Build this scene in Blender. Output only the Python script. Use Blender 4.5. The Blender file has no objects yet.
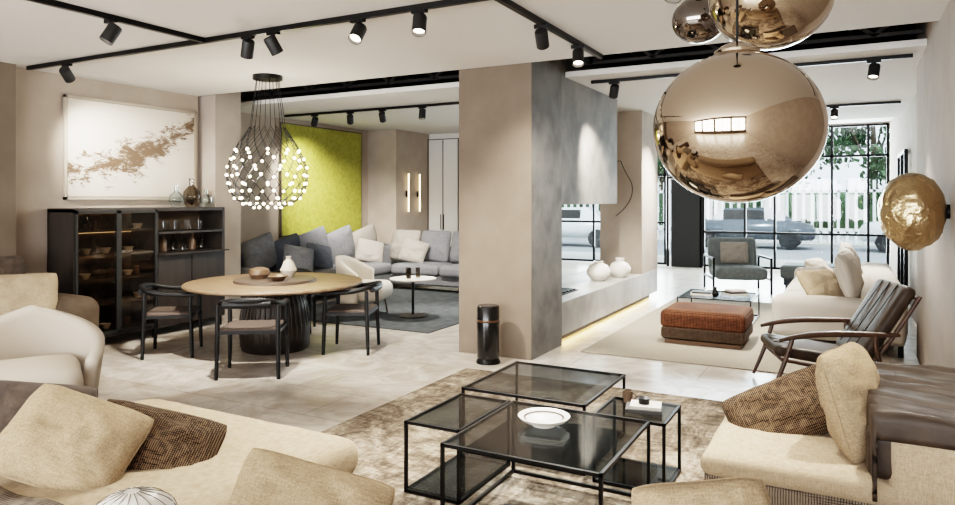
import bpy, bmesh, math, random
from mathutils import Vector, Matrix, Euler, noise
random.seed(7)
S = bpy.context.scene
COL = S.collection

# ------------------------------------------------------------------ materials
def lin(h):
    h = h.lstrip('#')
    out = []
    for i in (0, 2, 4):
        c = int(h[i:i+2], 16)/255
        out.append(c/12.92 if c <= .04045 else ((c+.055)/1.055)**2.4)
    return (*out, 1)

def newmat(name):
    m = bpy.data.materials.new(name); m.use_nodes = True
    nt = m.node_tree
    return m, nt, nt.nodes['Principled BSDF']

def mat(name, col, rough=.6, metal=0, col2=None, nscale=5, bump=0, bscale=60, bdist=.01, spec=.5, stretch=None, ndetail=4, contrast=(.35, .65), sheen=0, emis=None, estr=0):
    m, nt, b = newmat(name)
    N = nt.nodes; L = nt.links
    b.inputs['Base Color'].default_value = lin(col)
    b.inputs['Roughness'].default_value = rough
    b.inputs['Metallic'].default_value = metal
    b.inputs['Specular IOR Level'].default_value = spec
    if sheen: b.inputs['Sheen Weight'].default_value = sheen
    if emis:
        b.inputs['Emission Color'].default_value = lin(emis); b.inputs['Emission Strength'].default_value = estr
    tc = N.new('ShaderNodeTexCoord'); mp = N.new('ShaderNodeMapping')
    L.new(tc.outputs['Object'], mp.inputs['Vector'])
    if stretch: mp.inputs['Scale'].default_value = stretch
    if col2:
        n = N.new('ShaderNodeTexNoise'); n.inputs['Scale'].default_value = nscale; n.inputs['Detail'].default_value = ndetail
        L.new(mp.outputs[0], n.inputs['Vector'])
        r = N.new('ShaderNodeValToRGB')
        r.color_ramp.elements[0].position = contrast[0]; r.color_ramp.elements[1].position = contrast[1]
        r.color_ramp.elements[0].color = lin(col); r.color_ramp.elements[1].color = lin(col2)
        L.new(n.outputs['Fac'], r.inputs['Fac']); L.new(r.outputs['Color'], b.inputs['Base Color'])
    if bump:
        n2 = N.new('ShaderNodeTexNoise'); n2.inputs['Scale'].default_value = bscale; n2.inputs['Detail'].default_value = 3
        L.new(mp.outputs[0], n2.inputs['Vector'])
        bp = N.new('ShaderNodeBump'); bp.inputs['Strength'].default_value = bump; bp.inputs['Distance'].default_value = bdist
        L.new(n2.outputs['Fac'], bp.inputs['Height']); L.new(bp.outputs[0], b.inputs['Normal'])
    return m

def linen(name, a, b_):
    """slubby linen: two crossed stretched noises"""
    m, nt, b = newmat(name); N = nt.nodes; L = nt.links
    tc = N.new('ShaderNodeTexCoord'); outs = []
    for st in ((260, 260, 30), (30, 30, 260), (260, 30, 120)):
        mp = N.new('ShaderNodeMapping'); mp.inputs['Scale'].default_value = st; L.new(tc.outputs['Object'], mp.inputs[0])
        n = N.new('ShaderNodeTexNoise'); n.inputs['Scale'].default_value = 1; n.inputs['Detail'].default_value = 2; L.new(mp.outputs[0], n.inputs['Vector']); outs.append(n)
    a1 = N.new('ShaderNodeMath'); a1.operation = 'ADD'; L.new(outs[0].outputs['Fac'], a1.inputs[0]); L.new(outs[1].outputs['Fac'], a1.inputs[1])
    a2 = N.new('ShaderNodeMath'); a2.operation = 'ADD'; L.new(a1.outputs[0], a2.inputs[0]); L.new(outs[2].outputs['Fac'], a2.inputs[1])
    d = N.new('ShaderNodeMath'); d.operation = 'DIVIDE'; d.inputs[1].default_value = 3; L.new(a2.outputs[0], d.inputs[0])
    r = N.new('ShaderNodeValToRGB'); r.color_ramp.elements[0].position = .38; r.color_ramp.elements[1].position = .62
    r.color_ramp.elements[0].color = lin(a); r.color_ramp.elements[1].color = lin(b_)
    L.new(d.outputs[0], r.inputs['Fac']); L.new(r.outputs['Color'], b.inputs['Base Color'])
    b.inputs['Roughness'].default_value = .95; b.inputs['Specular IOR Level'].default_value = .15
    bp = N.new('ShaderNodeBump'); bp.inputs['Strength'].default_value = .5; bp.inputs['Distance'].default_value = .003
    L.new(d.outputs[0], bp.inputs['Height']); L.new(bp.outputs[0], b.inputs['Normal'])
    return m

def weave(name, a, b_, scale=40, c3=None, rough=.9, bump=.6):
    """checked/woven textile from crossed wave bands"""
    m, nt, b = newmat(name); N = nt.nodes; L = nt.links
    tc = N.new('ShaderNodeTexCoord')
    fac = []
    for d in ('X', 'Y', 'Z'):
        w = N.new('ShaderNodeTexWave'); w.bands_direction = d; w.inputs['Scale'].default_value = scale
        w.inputs['Distortion'].default_value = 1.2; w.inputs['Detail'].default_value = 2
        L.new(tc.outputs['Object'], w.inputs['Vector']); fac.append(w)
    mu = N.new('ShaderNodeMath'); mu.operation = 'MULTIPLY'
    L.new(fac[0].outputs['Fac'], mu.inputs[0])
    mx = N.new('ShaderNodeMath'); mx.operation = 'MAXIMUM'
    L.new(fac[1].outputs['Fac'], mx.inputs[0]); L.new(fac[2].outputs['Fac'], mx.inputs[1])
    L.new(mx.outputs[0], mu.inputs[1])
    n = N.new('ShaderNodeTexNoise'); n.inputs['Scale'].default_value = 30
    L.new(tc.outputs['Object'], n.inputs['Vector'])
    ad = N.new('ShaderNodeMath'); ad.operation = 'MULTIPLY_ADD'; ad.inputs[1].default_value = .7
    L.new(n.outputs['Fac'], ad.inputs[0]); L.new(mu.outputs[0], ad.inputs[2])
    r = N.new('ShaderNodeValToRGB'); r.color_ramp.elements[0].position = .35; r.color_ramp.elements[1].position = .95
    r.color_ramp.elements[0].color = lin(a); r.color_ramp.elements[1].color = lin(b_)
    if c3:
        e = r.color_ramp.elements.new(.62); e.color = lin(c3)
    L.new(ad.outputs[0], r.inputs['Fac']); L.new(r.outputs['Color'], b.inputs['Base Color'])
    b.inputs['Roughness'].default_value = rough; b.inputs['Specular IOR Level'].default_value = .2
    bp = N.new('ShaderNodeBump'); bp.inputs['Strength'].default_value = bump; bp.inputs['Distance'].default_value = .004
    L.new(mu.outputs[0], bp.inputs['Height']); L.new(bp.outputs[0], b.inputs['Normal'])
    return m

def rugmat():
    m, nt, b = newmat('rug_distressed'); N = nt.nodes; L = nt.links
    tc = N.new('ShaderNodeTexCoord')
    def nz(sc, det, dist, st=None):
        n = N.new('ShaderNodeTexNoise'); n.inputs['Scale'].default_value = sc; n.inputs['Detail'].default_value = det; n.inputs['Distortion'].default_value = dist
        n.inputs['Roughness'].default_value = .75
        if st:
            mp = N.new('ShaderNodeMapping'); mp.inputs['Scale'].default_value = st; L.new(tc.outputs['Object'], mp.inputs[0]); L.new(mp.outputs[0], n.inputs['Vector'])
        else: L.new(tc.outputs['Object'], n.inputs['Vector'])
        return n
    n1 = nz(3.2, 12, .9); n2 = nz(40, 4, 0, (1, .2, 1)); n3 = nz(40, 4, 0, (.2, 1, 1))
    a = N.new('ShaderNodeMath'); a.operation = 'ADD'; L.new(n2.outputs['Fac'], a.inputs[0]); L.new(n3.outputs['Fac'], a.inputs[1])
    c = N.new('ShaderNodeMath'); c.operation = 'MULTIPLY_ADD'; c.inputs[1].default_value = .35; L.new(a.outputs[0], c.inputs[0]); L.new(n1.outputs['Fac'], c.inputs[2])
    r = N.new('ShaderNodeValToRGB'); e = r.color_ramp.elements
    e[0].position = .72; e[1].position = .98; e[0].color = lin('#4c4237'); e[1].color = lin('#a5998a')
    x = e.new(.85); x.color = lin('#776a5c')
    L.new(c.outputs[0], r.inputs['Fac']); L.new(r.outputs['Color'], b.inputs['Base Color']); b.inputs['Roughness'].default_value = 1
    b.inputs['Specular IOR Level'].default_value = .1
    bp = N.new('ShaderNodeBump'); bp.inputs['Strength'].default_value = .5; bp.inputs['Distance'].default_value = .006
    L.new(a.outputs[0], bp.inputs['Height']); L.new(bp.outputs[0], b.inputs['Normal'])
    return m

def glassmat(name, tint, gloss=.12, rough=.02, k=.6):
    m = bpy.data.materials.new(name); m.use_nodes = True; nt = m.node_tree; N = nt.nodes; L = nt.links
    N.clear()
    o = N.new('ShaderNodeOutputMaterial'); t = N.new('ShaderNodeBsdfTransparent'); g = N.new('ShaderNodeBsdfGlossy')
    t.inputs[0].default_value = lin(tint); g.inputs['Roughness'].default_value = rough
    lw = N.new('ShaderNodeLayerWeight'); lw.inputs['Blend'].default_value = .25
    ma = N.new('ShaderNodeMath'); ma.operation = 'MULTIPLY_ADD'; ma.inputs[1].default_value = k; ma.inputs[2].default_value = gloss
    ma.use_clamp = True
    L.new(lw.outputs['Fresnel'], ma.inputs[0])
    mx = N.new('ShaderNodeMixShader'); L.new(ma.outputs[0], mx.inputs[0]); L.new(t.outputs[0], mx.inputs[1]); L.new(g.outputs[0], mx.inputs[2])
    L.new(mx.outputs[0], o.inputs[0])
    return m

def tilemat():
    m, nt, b = newmat('stone_floor_tiles'); N = nt.nodes; L = nt.links
    tc = N.new('ShaderNodeTexCoord')
    br = N.new('ShaderNodeTexBrick'); br.offset = .5
    br.inputs['Scale'].default_value = 1; br.inputs['Brick Width'].default_value = 1.2; br.inputs['Row Height'].default_value = .6
    br.inputs['Mortar Size'].default_value = .005; br.inputs['Color1'].default_value = lin('#cfc8c0'); br.inputs['Color2'].default_value = lin('#beb6ac')
    br.inputs['Mortar'].default_value = lin('#877f75')
    L.new(tc.outputs['Object'], br.inputs['Vector'])
    n = N.new('ShaderNodeTexNoise'); n.inputs['Scale'].default_value = 2.2; n.inputs['Detail'].default_value = 10; n.inputs['Distortion'].default_value = 2.2; n.inputs['Roughness'].default_value = .65
    L.new(tc.outputs['Object'], n.inputs['Vector'])
    r = N.new('ShaderNodeValToRGB'); r.color_ramp.elements[0].position = .38; r.color_ramp.elements[1].position = .64
    r.color_ramp.elements[0].color = lin('#cdc4ba'); r.color_ramp.elements[1].color = lin('#ffffff')
    L.new(n.outputs['Fac'], r.inputs['Fac'])
    mx = N.new('ShaderNodeMix'); mx.data_type = 'RGBA'; mx.blend_type = 'MULTIPLY'; mx.inputs['Factor'].default_value = 1
    L.new(br.outputs['Color'], mx.inputs['A']); L.new(r.outputs['Color'], mx.inputs['B'])
    L.new(mx.outputs['Result'], b.inputs['Base Color'])
    b.inputs['Roughness'].default_value = .28
    return m

def splashmat():
    m, nt, b = newmat('splash_painting'); N = nt.nodes; L = nt.links
    tc = N.new('ShaderNodeTexCoord')
    sep = N.new('ShaderNodeSeparateXYZ'); L.new(tc.outputs['Generated'], sep.inputs[0])
    n = N.new('ShaderNodeTexNoise'); n.inputs['Scale'].default_value = 7; n.inputs['Detail'].default_value = 12; n.inputs['Roughness'].default_value = .85
    n.inputs['Distortion'].default_value = .5
    mp = N.new('ShaderNodeMapping'); mp.inputs['Rotation'].default_value = (.45, 0, 0); mp.inputs['Scale'].default_value = (1, .6, 1.3)
    L.new(tc.outputs['Object'], mp.inputs[0]); L.new(mp.outputs[0], n.inputs['Vector'])
    y2 = N.new('ShaderNodeMath'); y2.operation = 'POWER'; y2.inputs[1].default_value = 1.7; L.new(sep.outputs['Y'], y2.inputs[0])
    a = N.new('ShaderNodeMath'); a.operation = 'MULTIPLY_ADD'; a.inputs[1].default_value = -.62; a.inputs[2].default_value = -.26
    L.new(y2.outputs[0], a.inputs[0])
    s = N.new('ShaderNodeMath'); s.operation = 'ADD'; L.new(sep.outputs['Z'], s.inputs[0]); L.new(a.outputs[0], s.inputs[1])
    ab = N.new('ShaderNodeMath'); ab.operation = 'ABSOLUTE'; L.new(s.outputs[0], ab.inputs[0])
    fd = N.new('ShaderNodeMath'); fd.operation = 'SUBTRACT'; fd.inputs[1].default_value = .5; L.new(sep.outputs['Y'], fd.inputs[0])
    fa = N.new('ShaderNodeMath'); fa.operation = 'ABSOLUTE'; L.new(fd.outputs[0], fa.inputs[0])
    fm = N.new('ShaderNodeMath'); fm.operation = 'MULTIPLY_ADD'; fm.inputs[1].default_value = .22; L.new(fa.outputs[0], fm.inputs[0]); L.new(ab.outputs[0], fm.inputs[2])
    c = N.new('ShaderNodeMath'); c.operation = 'MULTIPLY_ADD'; c.inputs[1].default_value = -.66; L.new(fm.outputs[0], c.inputs[0]); L.new(n.outputs['Fac'], c.inputs[2])
    r = N.new('ShaderNodeValToRGB'); r.color_ramp.elements[0].position = .37; r.color_ramp.elements[1].position = .43
    r.color_ramp.elements[0].color = lin('#c2b9ae'); r.color_ramp.elements[1].color = lin('#5f4c3b')
    L.new(c.outputs[0], r.inputs['Fac']); L.new(r.outputs['Color'], b.inputs['Base Color'])
    b.inputs['Roughness'].default_value = .8
    return m

M = dict(
    floor=tilemat(),
    ceil=mat('ceiling_plaster', '#d2cfcb', .9),
    dark=mat('ceiling_void_black', '#0d0c0c', .95, spec=.1),
    wall=mat('wall_beige_plaster', '#998d82', .9, col2='#a2968b', nscale=3),
    walltaupe=mat('wall_taupe_plaster', '#63574b', .9, col2='#6b5f53', nscale=3),
    wallwhite=mat('wall_white_plaster', '#c9c6c1', .9),
    concrete=mat('concrete_grey', '#55504a', .7, col2='#7a756e', nscale=2.5, bump=.2, bscale=16, ndetail=10),
    stone=mat('bench_stone', '#87837d', .45, col2='#a5a19b', nscale=3, ndetail=8),
    black=mat('black_metal', '#121110', .4, .6),
    blackmatte=mat('black_matte', '#171615', .6),
    blackwood=mat('black_stained_wood', '#100f0e', .5, spec=.35),
    cabwood=mat('dark_oak', '#241f1c', .5, col2='#322b26', nscale=12, stretch=(1, 1, .12)),
    cabin=mat('cabinet_interior', '#54483d', .6),
    wood=mat('oak_light', '#7f6a55', .45, col2='#69543f', nscale=14, stretch=(.15, 1, 1)),
    walnut=mat('walnut', '#4a3426', .4, col2='#3a271c', nscale=14, stretch=(1, .15, 1)),
    tray=mat('stained_oak', '#4e4137', .5),
    base=mat('bronze_base', '#2c241e', .45, .3),
    seat=mat('paper_cord_seat', '#4d4038', .8, bump=.5, bscale=120),
    beige=linen('linen_beige', '#8f7d66', '#af9d86'),
    beige2=linen('linen_sand', '#7f6c55', '#a08d74'),
    cream=mat('boucle_cream', '#a89d90', .95, bump=.4, bscale=160, bdist=.004, spec=.2),
    white=mat('sofa_white', '#b9b0a4', .95, bump=.2, bscale=250, bdist=.003, spec=.2),
    olive=mat('velvet_taupe', '#4f4438', .9, col2='#453a2f', nscale=8, spec=.2),
    grey=mat('fabric_grey', '#707070', .95, col2='#65666a', nscale=30, bump=.2, bscale=250, bdist=.003),
    greydk=mat('fabric_slate', '#454950', .95, bump=.2, bscale=250, bdist=.003),
    greylt=mat('fabric_silver', '#8e877f', .95, bump=.2, bscale=250, bdist=.003),
    taupe=mat('throw_brown', '#3d332b', .9, col2='#4d4137', nscale=20, bump=.4, bscale=60),
    woven=weave('woven_brown', '#17110c', '#6d5943', 34, '#3a2d21'),
    plaid=weave('plaid_grey', '#433c35', '#877b6d', 28, '#62574d'),
    leather=mat('leather_dark', '#30261c', .5, col2='#3a2e23', nscale=10, bump=.2, bscale=150, bdist=.002, spec=.3),
    leatherth=mat('leather_throw', '#30271f', .55, col2='#3d3228', nscale=8, bump=.25, bscale=60, bdist=.004, spec=.3),
    rust=weave('woven_rust', '#301a0f', '#69452f', 20, '#482b1c'),
    rustdk=weave('woven_brown_dark', '#2c221b', '#594a3c', 24, '#3f3228'),
    brass=mat('band_metal', '#55402f', .4, .6),
    rug=rugmat(),
    rugdk=mat('rug_slate', '#404243', 1, col2='#505354', nscale=8, bump=.5, bscale=150, bdist=.006, spec=.1),
    ruglt=weave('rug_light', '#766c61', '#a3998a', 26),
    mirror=mat('bronze_mirror', '#b0a190', .03, 1),
    mirror2=mat('smoke_mirror', '#7c7672', .04, 1),
    gold=mat('hammered_gold', '#c4ad8a', .3, 1, bump=.8, bscale=26, bdist=.015),
    glass=glassmat('smoked_glass', '#cdd1d3', .05, k=.45),
    clear=glassmat('clear_glass', '#f4f8f8', .03, k=.4),
    cglass=glassmat('cabinet_glass', '#d6cfc6', .04, k=.4),
    ceramic=mat('ceramic_white', '#d8d2c8', .35),
    ceramicb=mat('ceramic_brown', '#5c4836', .4),
    yellow=mat('green_painting', '#959348', .85, col2='#84823a', nscale=18, bump=.6, bscale=40, spec=.2),
    splash=splashmat(),
    bulb=mat('led_bulb', '#fff4e0', .3, emis='#ffe9c6', estr=9),
    sconce=mat('sconce_glow', '#fff4e0', .3, emis='#ffe2b4', estr=4),
    lens=mat('spot_lens', '#fff8ea', .3, emis='#fff0d8', estr=10),
    strip=mat('led_strip', '#ffe0a0', .3, emis='#ffd48c', estr=14),
    strip2=mat('shelf_led_strip', '#ffe0a0', .3, emis='#ffe2b0', estr=4),
    teal=mat('fabric_grey_green', '#606666', .9, col2='#6c7272', nscale=20),
    paper=mat('book_cover', '#b9b2a6', .7),
    paperdk=mat('book_dark', '#2f2c29', .6),
    marble=mat('black_marble', '#111010', .2, col2='#34312e', nscale=6, ndetail=10, contrast=(.55, .75)),
    leaf=mat('foliage', '#4e6645', .8, col2='#2c4029', nscale=3),
    bark=mat('bark', '#5b4d40', .9),
    fence=mat('fence_white', '#eceeee', .7),
    asphalt=mat('asphalt', '#85888b', .9, col2='#929496', nscale=5),
    pave=mat('pavement', '#b4b2ac', .9),
    carp=mat('car_paint', '#5a6067', .2, .4), carw=mat('car_paint_white', '#d5d8da', .2),
    tyre=mat('tyre', '#18181a', .8), bld=mat('building', '#c8c2b6', .9),
    stripe=mat('stripe_dark', '#4a4036', .8),
)

# ------------------------------------------------------------------ builders
def root(name, loc=(0, 0, 0), rz=0, sc=1):
    e = bpy.data.objects.new(name, None); e.location = loc; e.rotation_euler = (0, 0, math.radians(rz)); e.scale = (sc,)*3
    e.empty_display_size = .1
    COL.objects.link(e); return e

def finish(name, me, parent, m, smooth=False, loc=(0, 0, 0), rot=(0, 0, 0)):
    o = bpy.data.objects.new(name, me); COL.objects.link(o)
    if parent: o.parent = parent
    o.location = loc; o.rotation_euler = tuple(math.radians(a) for a in rot)
    if m: me.materials.append(m)
    if smooth:
        for p in me.polygons: p.use_smooth = True
    return o

def box(name, parent, c, s, m, bevel=0, rot=(0, 0, 0)):
    me = bpy.data.meshes.new(name); bm = bmesh.new(); bmesh.ops.create_cube(bm, size=1)
    for v in bm.verts: v.co = Vector((v.co.x*s[0], v.co.y*s[1], v.co.z*s[2]))
    if bevel:
        bmesh.ops.bevel(bm, geom=bm.edges[:], offset=bevel, segments=2, affect='EDGES', profile=.5)
    bm.to_mesh(me); bm.free()
    return finish(name, me, parent, m, False, c, rot)

def wbox(name, x0, x1, y0, y1, z0, z1, m, parent=None, bevel=0):
    return box(name, parent, ((x0+x1)/2, (y0+y1)/2, (z0+z1)/2), (x1-x0, y1-y0, z1-z0), m, bevel)

def rounded(name, parent, c, s, r, m, puff=0, rot=(0, 0, 0), wr=0, n=14):
    """soft upholstered block"""
    me = bpy.data.meshes.new(name); bm = bmesh.new(); bmesh.ops.create_cube(bm, size=2)
    bmesh.ops.subdivide_edges(bm, edges=bm.edges[:], cuts=n, use_grid_fill=True)
    h = Vector(s)/2; r = min(r, min(h)*.98); inner = h-Vector((r, r, r)); seed = random.random()*50
    for v in bm.verts:
        u = v.co.copy()
        q = Vector([math.copysign(abs(t)**.6, t)*hh for t, hh in zip(u, h)])
        p = Vector([max(-i, min(i, t)) for i, t in zip(inner, q)])
        dlt = q-p
        if dlt.length > 1e-6: q = p+dlt.normalized()*r
        fx, fy, fz = q.x/h.x, q.y/h.y, q.z/h.z
        q.z += math.copysign(puff*(1-fx*fx)*(1-fy*fy), fz) if abs(fz) > .3 else 0
        if wr:
            nv = noise.noise(Vector((q.x*5+seed, q.y*5, q.z*5)))
            q += q.normalized()*nv*wr
        v.co = q
    bm.normal_update(); bm.to_mesh(me); bm.free()
    return finish(name, me, parent, m, True, c, rot)

def pillow(name, parent, c, w, h, t, m, rot=(0, 0, 0), wr=.02, rc=.32):
    """scatter cushion standing in its local XZ plane, thickness along Y, with a piped seam"""
    me = bpy.data.meshes.new(name); bm = bmesh.new(); n = 32; seed = random.random()*90
    grid = {}
    for side in (1, -1):
        for i in range(n+1):
            for j in range(n+1):
                u = math.sin((-1+2*i/n)*math.pi/2); v = math.sin((-1+2*j/n)*math.pi/2)
                edge = i in (0, n) or j in (0, n)
                if side == -1 and edge: grid[(side, i, j)] = grid[(1, i, j)]; continue
                th = ((1-abs(u)**3)*(1-abs(v)**3))**.5*t/2
                px = w/2*u*math.sqrt(1-rc*v*v*v*v/2)*(1-.05*(1-v*v)); pz = h/2*v*math.sqrt(1-rc*u*u*u*u/2)*(1-.05*(1-u*u))
                k = (1-abs(u)**6)*(1-abs(v)**6)
                nz = noise.noise(Vector((u*2.0+seed, v*2.0, side)))+.55*noise.noise(Vector((u*4.5+seed, v*4.5, side)))
                rg = 1-abs(noise.noise(Vector((u*2.6+v*1.2+seed, v*1.3, side*2)))*2.2)
                ang = math.atan2(v, u); cr = math.cos(14*ang)*abs(u*v)*.008+max(0, rg-.72)*-.03
                th += (nz*wr*k+cr*k if not edge else 0)
                grid[(side, i, j)] = bm.verts.new((px, side*th, pz))
    for side in (1, -1):
        for i in range(n):
            for j in range(n):
                f = [grid[(side, i, j)], grid[(side, i+1, j)], grid[(side, i+1, j+1)], grid[(side, i, j+1)]]
                if side == 1: f.reverse()
                bm.faces.new(f)
    loop = [(i, 0) for i in range(n)]+[(n, j) for j in range(n)]+[(n-i, n) for i in range(n)]+[(0, n-j) for j in range(n)]
    rim = [tuple(grid[(1, i, j)].co) for i, j in loop]
    bm.to_mesh(me); bm.free()
    o = finish(name, me, parent, m, True, c, rot)
    tube(name+'_piping', o, rim, .004, m, cyc=True, smooth=False, res=1)
    return o

def lathe(name, parent, prof, m, c=(0, 0, 0), rot=(0, 0, 0), seg=48, sc=(1, 1, 1)):
    me = bpy.data.meshes.new(name); bm = bmesh.new(); rings = []
    for r, z in prof:
        if r < 1e-5: rings.append([bm.verts.new((0, 0, z*sc[2]))])
        else: rings.append([bm.verts.new((r*math.cos(2*math.pi*k/seg)*sc[0], r*math.sin(2*math.pi*k/seg)*sc[1], z*sc[2])) for k in range(seg)])
    for a, b in zip(rings, rings[1:]):
        for k in range(seg):
            k2 = (k+1) % seg
            if len(a) == 1 and len(b) == 1: continue
            if len(a) == 1: bm.faces.new((a[0], b[k2], b[k]))
            elif len(b) == 1: bm.faces.new((a[k], a[k2], b[0]))
            else: bm.faces.new((a[k], a[k2], b[k2], b[k]))
    bmesh.ops.recalc_face_normals(bm, faces=bm.faces[:])
    bm.to_mesh(me); bm.free()
    o = finish(name, me, parent, m, True, c, rot)
    o.modifiers.new('es', 'EDGE_SPLIT').split_angle = math.radians(40)
    return o

def cyl(name, parent, c, r, h, m, r2=None, rot=(0, 0, 0), seg=40):
    r2 = r if r2 is None else r2
    return lathe(name, parent, [(0, 0), (r, 0), (r2, h), (0, h)], m, c, rot, seg)

def tube(name, parent, paths, r, m, cyc=False, smooth=True, res=3):
    cu = bpy.data.curves.new(name, 'CURVE'); cu.dimensions = '3D'; cu.bevel_depth = r; cu.bevel_resolution = res; cu.use_fill_caps = True
    if not isinstance(paths[0][0], (tuple, list, Vector)): paths = [paths]
    for pts in paths:
        if smooth and len(pts) > 2:
            sp = cu.splines.new('NURBS'); sp.points.add(len(pts)-1)
            for q, p in zip(sp.points, pts): q.co = (*p[:3], 1); q.radius = p[3] if len(p) > 3 else 1
            sp.order_u = 3; sp.use_endpoint_u = not cyc; sp.use_cyclic_u = cyc; sp.resolution_u = 6
        else:
            sp = cu.splines.new('POLY'); sp.points.add(len(pts)-1)
            for q, p in zip(sp.points, pts): q.co = (*p[:3], 1); q.radius = p[3] if len(p) > 3 else 1
            sp.use_cyclic_u = cyc
    ob = bpy.data.objects.new(name, cu); COL.objects.link(ob)
    dg = bpy.context.evaluated_depsgraph_get(); me = bpy.data.meshes.new_from_object(ob.evaluated_get(dg))
    bpy.data.objects.remove(ob)
    return finish(name, me, parent, m, True)

def bars(name, parent, segs, t, m):
    """square-section rods between points, one mesh"""
    me = bpy.data.meshes.new(name); bm = bmesh.new()
    for a, b in segs:
        a = Vector(a); b = Vector(b); d = b-a; ln = d.length
        r = bmesh.ops.create_cube(bm, size=1)
        q = d.to_track_quat('Z', 'Y') if abs(d.normalized().z) < .999 else Matrix.Identity(3).to_quaternion()
        for v in r['verts']:
            co = Vector((v.co.x*t, v.co.y*t, v.co.z*(ln+t)))
            v.co = q @ co+(a+b)/2
    bm.to_mesh(me); bm.free()
    return finish(name, me, parent, m)

def sheet(name, parent, nx, ny, fn, m, thick=.01):
    """cloth sheet from fn(u,v)->xyz"""
    me = bpy.data.meshes.new(name); bm = bmesh.new()
    g = [[bm.verts.new(fn(i/nx, j/ny)) for j in range(ny+1)] for i in range(nx+1)]
    for i in range(nx):
        for j in range(ny): bm.faces.new((g[i][j], g[i+1][j], g[i+1][j+1], g[i][j+1]))
    bm.to_mesh(me); bm.free()
    o = finish(name, me, parent, m, True)
    so = o.modifiers.new('so', 'SOLIDIFY'); so.thickness = thick; so.offset = 0
    return o

# ------------------------------------------------------------------ room shell
CH = 2.97; TOP = 3.7
wbox('floor', -9.2, 3.2, -4.5, 17.2, -.12, 0, M['floor'])
ce = root('ceiling')
wbox('slab_front', -7.75, 3.2, -4.5, 6.35, CH, CH+.06, M['ceil'], ce)
wbox('slab_far', -8.6, 1.0, 7.3, 13.4, CH, CH+.06, M['ceil'], ce)
wbox('slab_window', -8.6, 1.0, 14.0, 17.2, 3.25, 3.31, M['ceil'], ce)
wbox('void_cover', -9.2, 3.2, 5.0, 17.2, TOP, TOP+.1, M['dark'], ce)
wbox('void_back', -9.2, 3.2, 8.6, 8.7, CH+.06, TOP, M['dark'], ce)
wbox('void_front', -9.2, 3.2, 5.0, 5.1, CH+.06, TOP, M['dark'], ce)
tr = root('trim_1_truss')
seg = []
for y in (6.75, 7.6):
    seg += [((-8.3, y, 3.16), (.9, y, 3.16)), ((-8.3, y, 3.44), (.9, y, 3.44))]
    x = -8.2; up = True
    while x < .8:
        seg.append(((x, y, 3.16 if up else 3.44), (x+.35, y, 3.44 if up else 3.16))); x += .35; up = not up
for x in (-7, -5.4, -3.9, -2.2, -1.1, 0): seg.append(((x, 6.4, 3.3), (x, 8.2, 3.3)))
bars('truss_bars', tr, seg, .035, mat('truss_steel', '#4b4845', .5, .3))

wl = root('wall_left')
wbox('near', -7.8, -7.6, -4.5, 6.35, 0, CH+.05, M['wall'], wl)
wbox('pier', -8.6, -7.35, 6.42, 6.85, 0, TOP, M['wall'], wl)
wbox('alcove', -8.6, -8.4, 6.85, 12.5, 0, TOP, M['wall'], wl)
wbox('column_near', -7.6, -7.42, 3.3, 3.98, 0, CH, M['walltaupe'], wl)
wf = root('wall_far')
wbox('column', -8.4, -7.74, 11.1, 12.3, 0, CH, M['wall'], wf)
wbox('door_wall', -7.74, -5.5, 12.3, 12.45, 0, CH, M['wallwhite'], wf)
wbox('side', -8.6, -8.45, 12.5, 17.2, 0, 3.4, M['wallwhite'], wf)
wr_ = root('wall_right')
wbox('far', .75, .9, 8.4, 17.2, 0, TOP, M['wall'], wr_)
wbox('pier', .6, .9, 5.0, 8.4, 0, TOP, M['wall'], wr_)
wbox('near', 1.9, 2.05, -4.5, 5.15, 0, CH, M['wall'], wr_)
wbox('return', .9, 1.9, 5.0, 5.15, 0, CH, M['wall'], wr_)
wb = root('wall_back')
wbox('back_low', -7.8, 2.05, -4.5, -4.35, 0, .5, M['walltaupe'], wb)
wbox('back_high', -7.8, 2.05, -4.5, -4.35, 2.7, CH, M['walltaupe'], wb)
for i, x in enumerate((-7.8, -5.4, -2.9, -.4, 1.75)): wbox('back_pier_%d' % i, x, x+.3, -4.5, -4.35, .5, 2.7, M['walltaupe'], wb)
bars('back_mullions', wb, [((x, -4.4, .5), (x, -4.4, 2.7)) for x in (-6.4, -4.0, -1.5, .8)]+[((-7.6, -4.4, 1.9), (1.9, -4.4, 1.9))], .06, M['black'])

pl = root('wall_center_pillar')
wbox('shaft', -3.63, -2.8, 6.37, 7.19, 0, TOP, M['concrete'], pl)
wbox('front_skin', -3.632, -2.802, 6.362, 6.37, 0, TOP, M['walltaupe'], pl)
wbox('hood', -3.63, -2.8, 7.19, 9.25, 1.55, TOP, M['concrete'], pl)
be = root('fireplace_bench')
wbox('slab', -3.75, -2.8, 7.2, 11.5, .1, .47, M['stone'], be, .004)
wbox('plinth', -3.7, -2.92, 7.25, 11.45, 0, .1, M['blackmatte'], be)
wbox('led', -2.915, -2.9, 7.25, 11.4, .05, .075, M['strip'], be)
wbox('burner', -3.45, -3.0, 7.5, 8.3, .47, .478, M['blackmatte'], be)
for i in range(7): wbox('burner_rib_%d' % i, -3.42, -3.03, 7.56+i*.11, 7.6+i*.11, .478, .492, M['black'], be)
cf = root('wall_column_far')
wbox('shaft', -3.46, -2.8, 10.53, 11.5, .47, TOP, M['wall'], cf)
wsc = root('wire_wall_sculpture', (-3.1, 10.5, 0))
tube('wire', wsc, [(-.3, 0, 1.9), (-.05, -.03, 2.3), (.05, -.05, 2.05), (.2, -.03, 1.8), (.1, -.02, 1.5), (-.1, 0, 1.35)], .006, M['blackmatte'])

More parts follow.
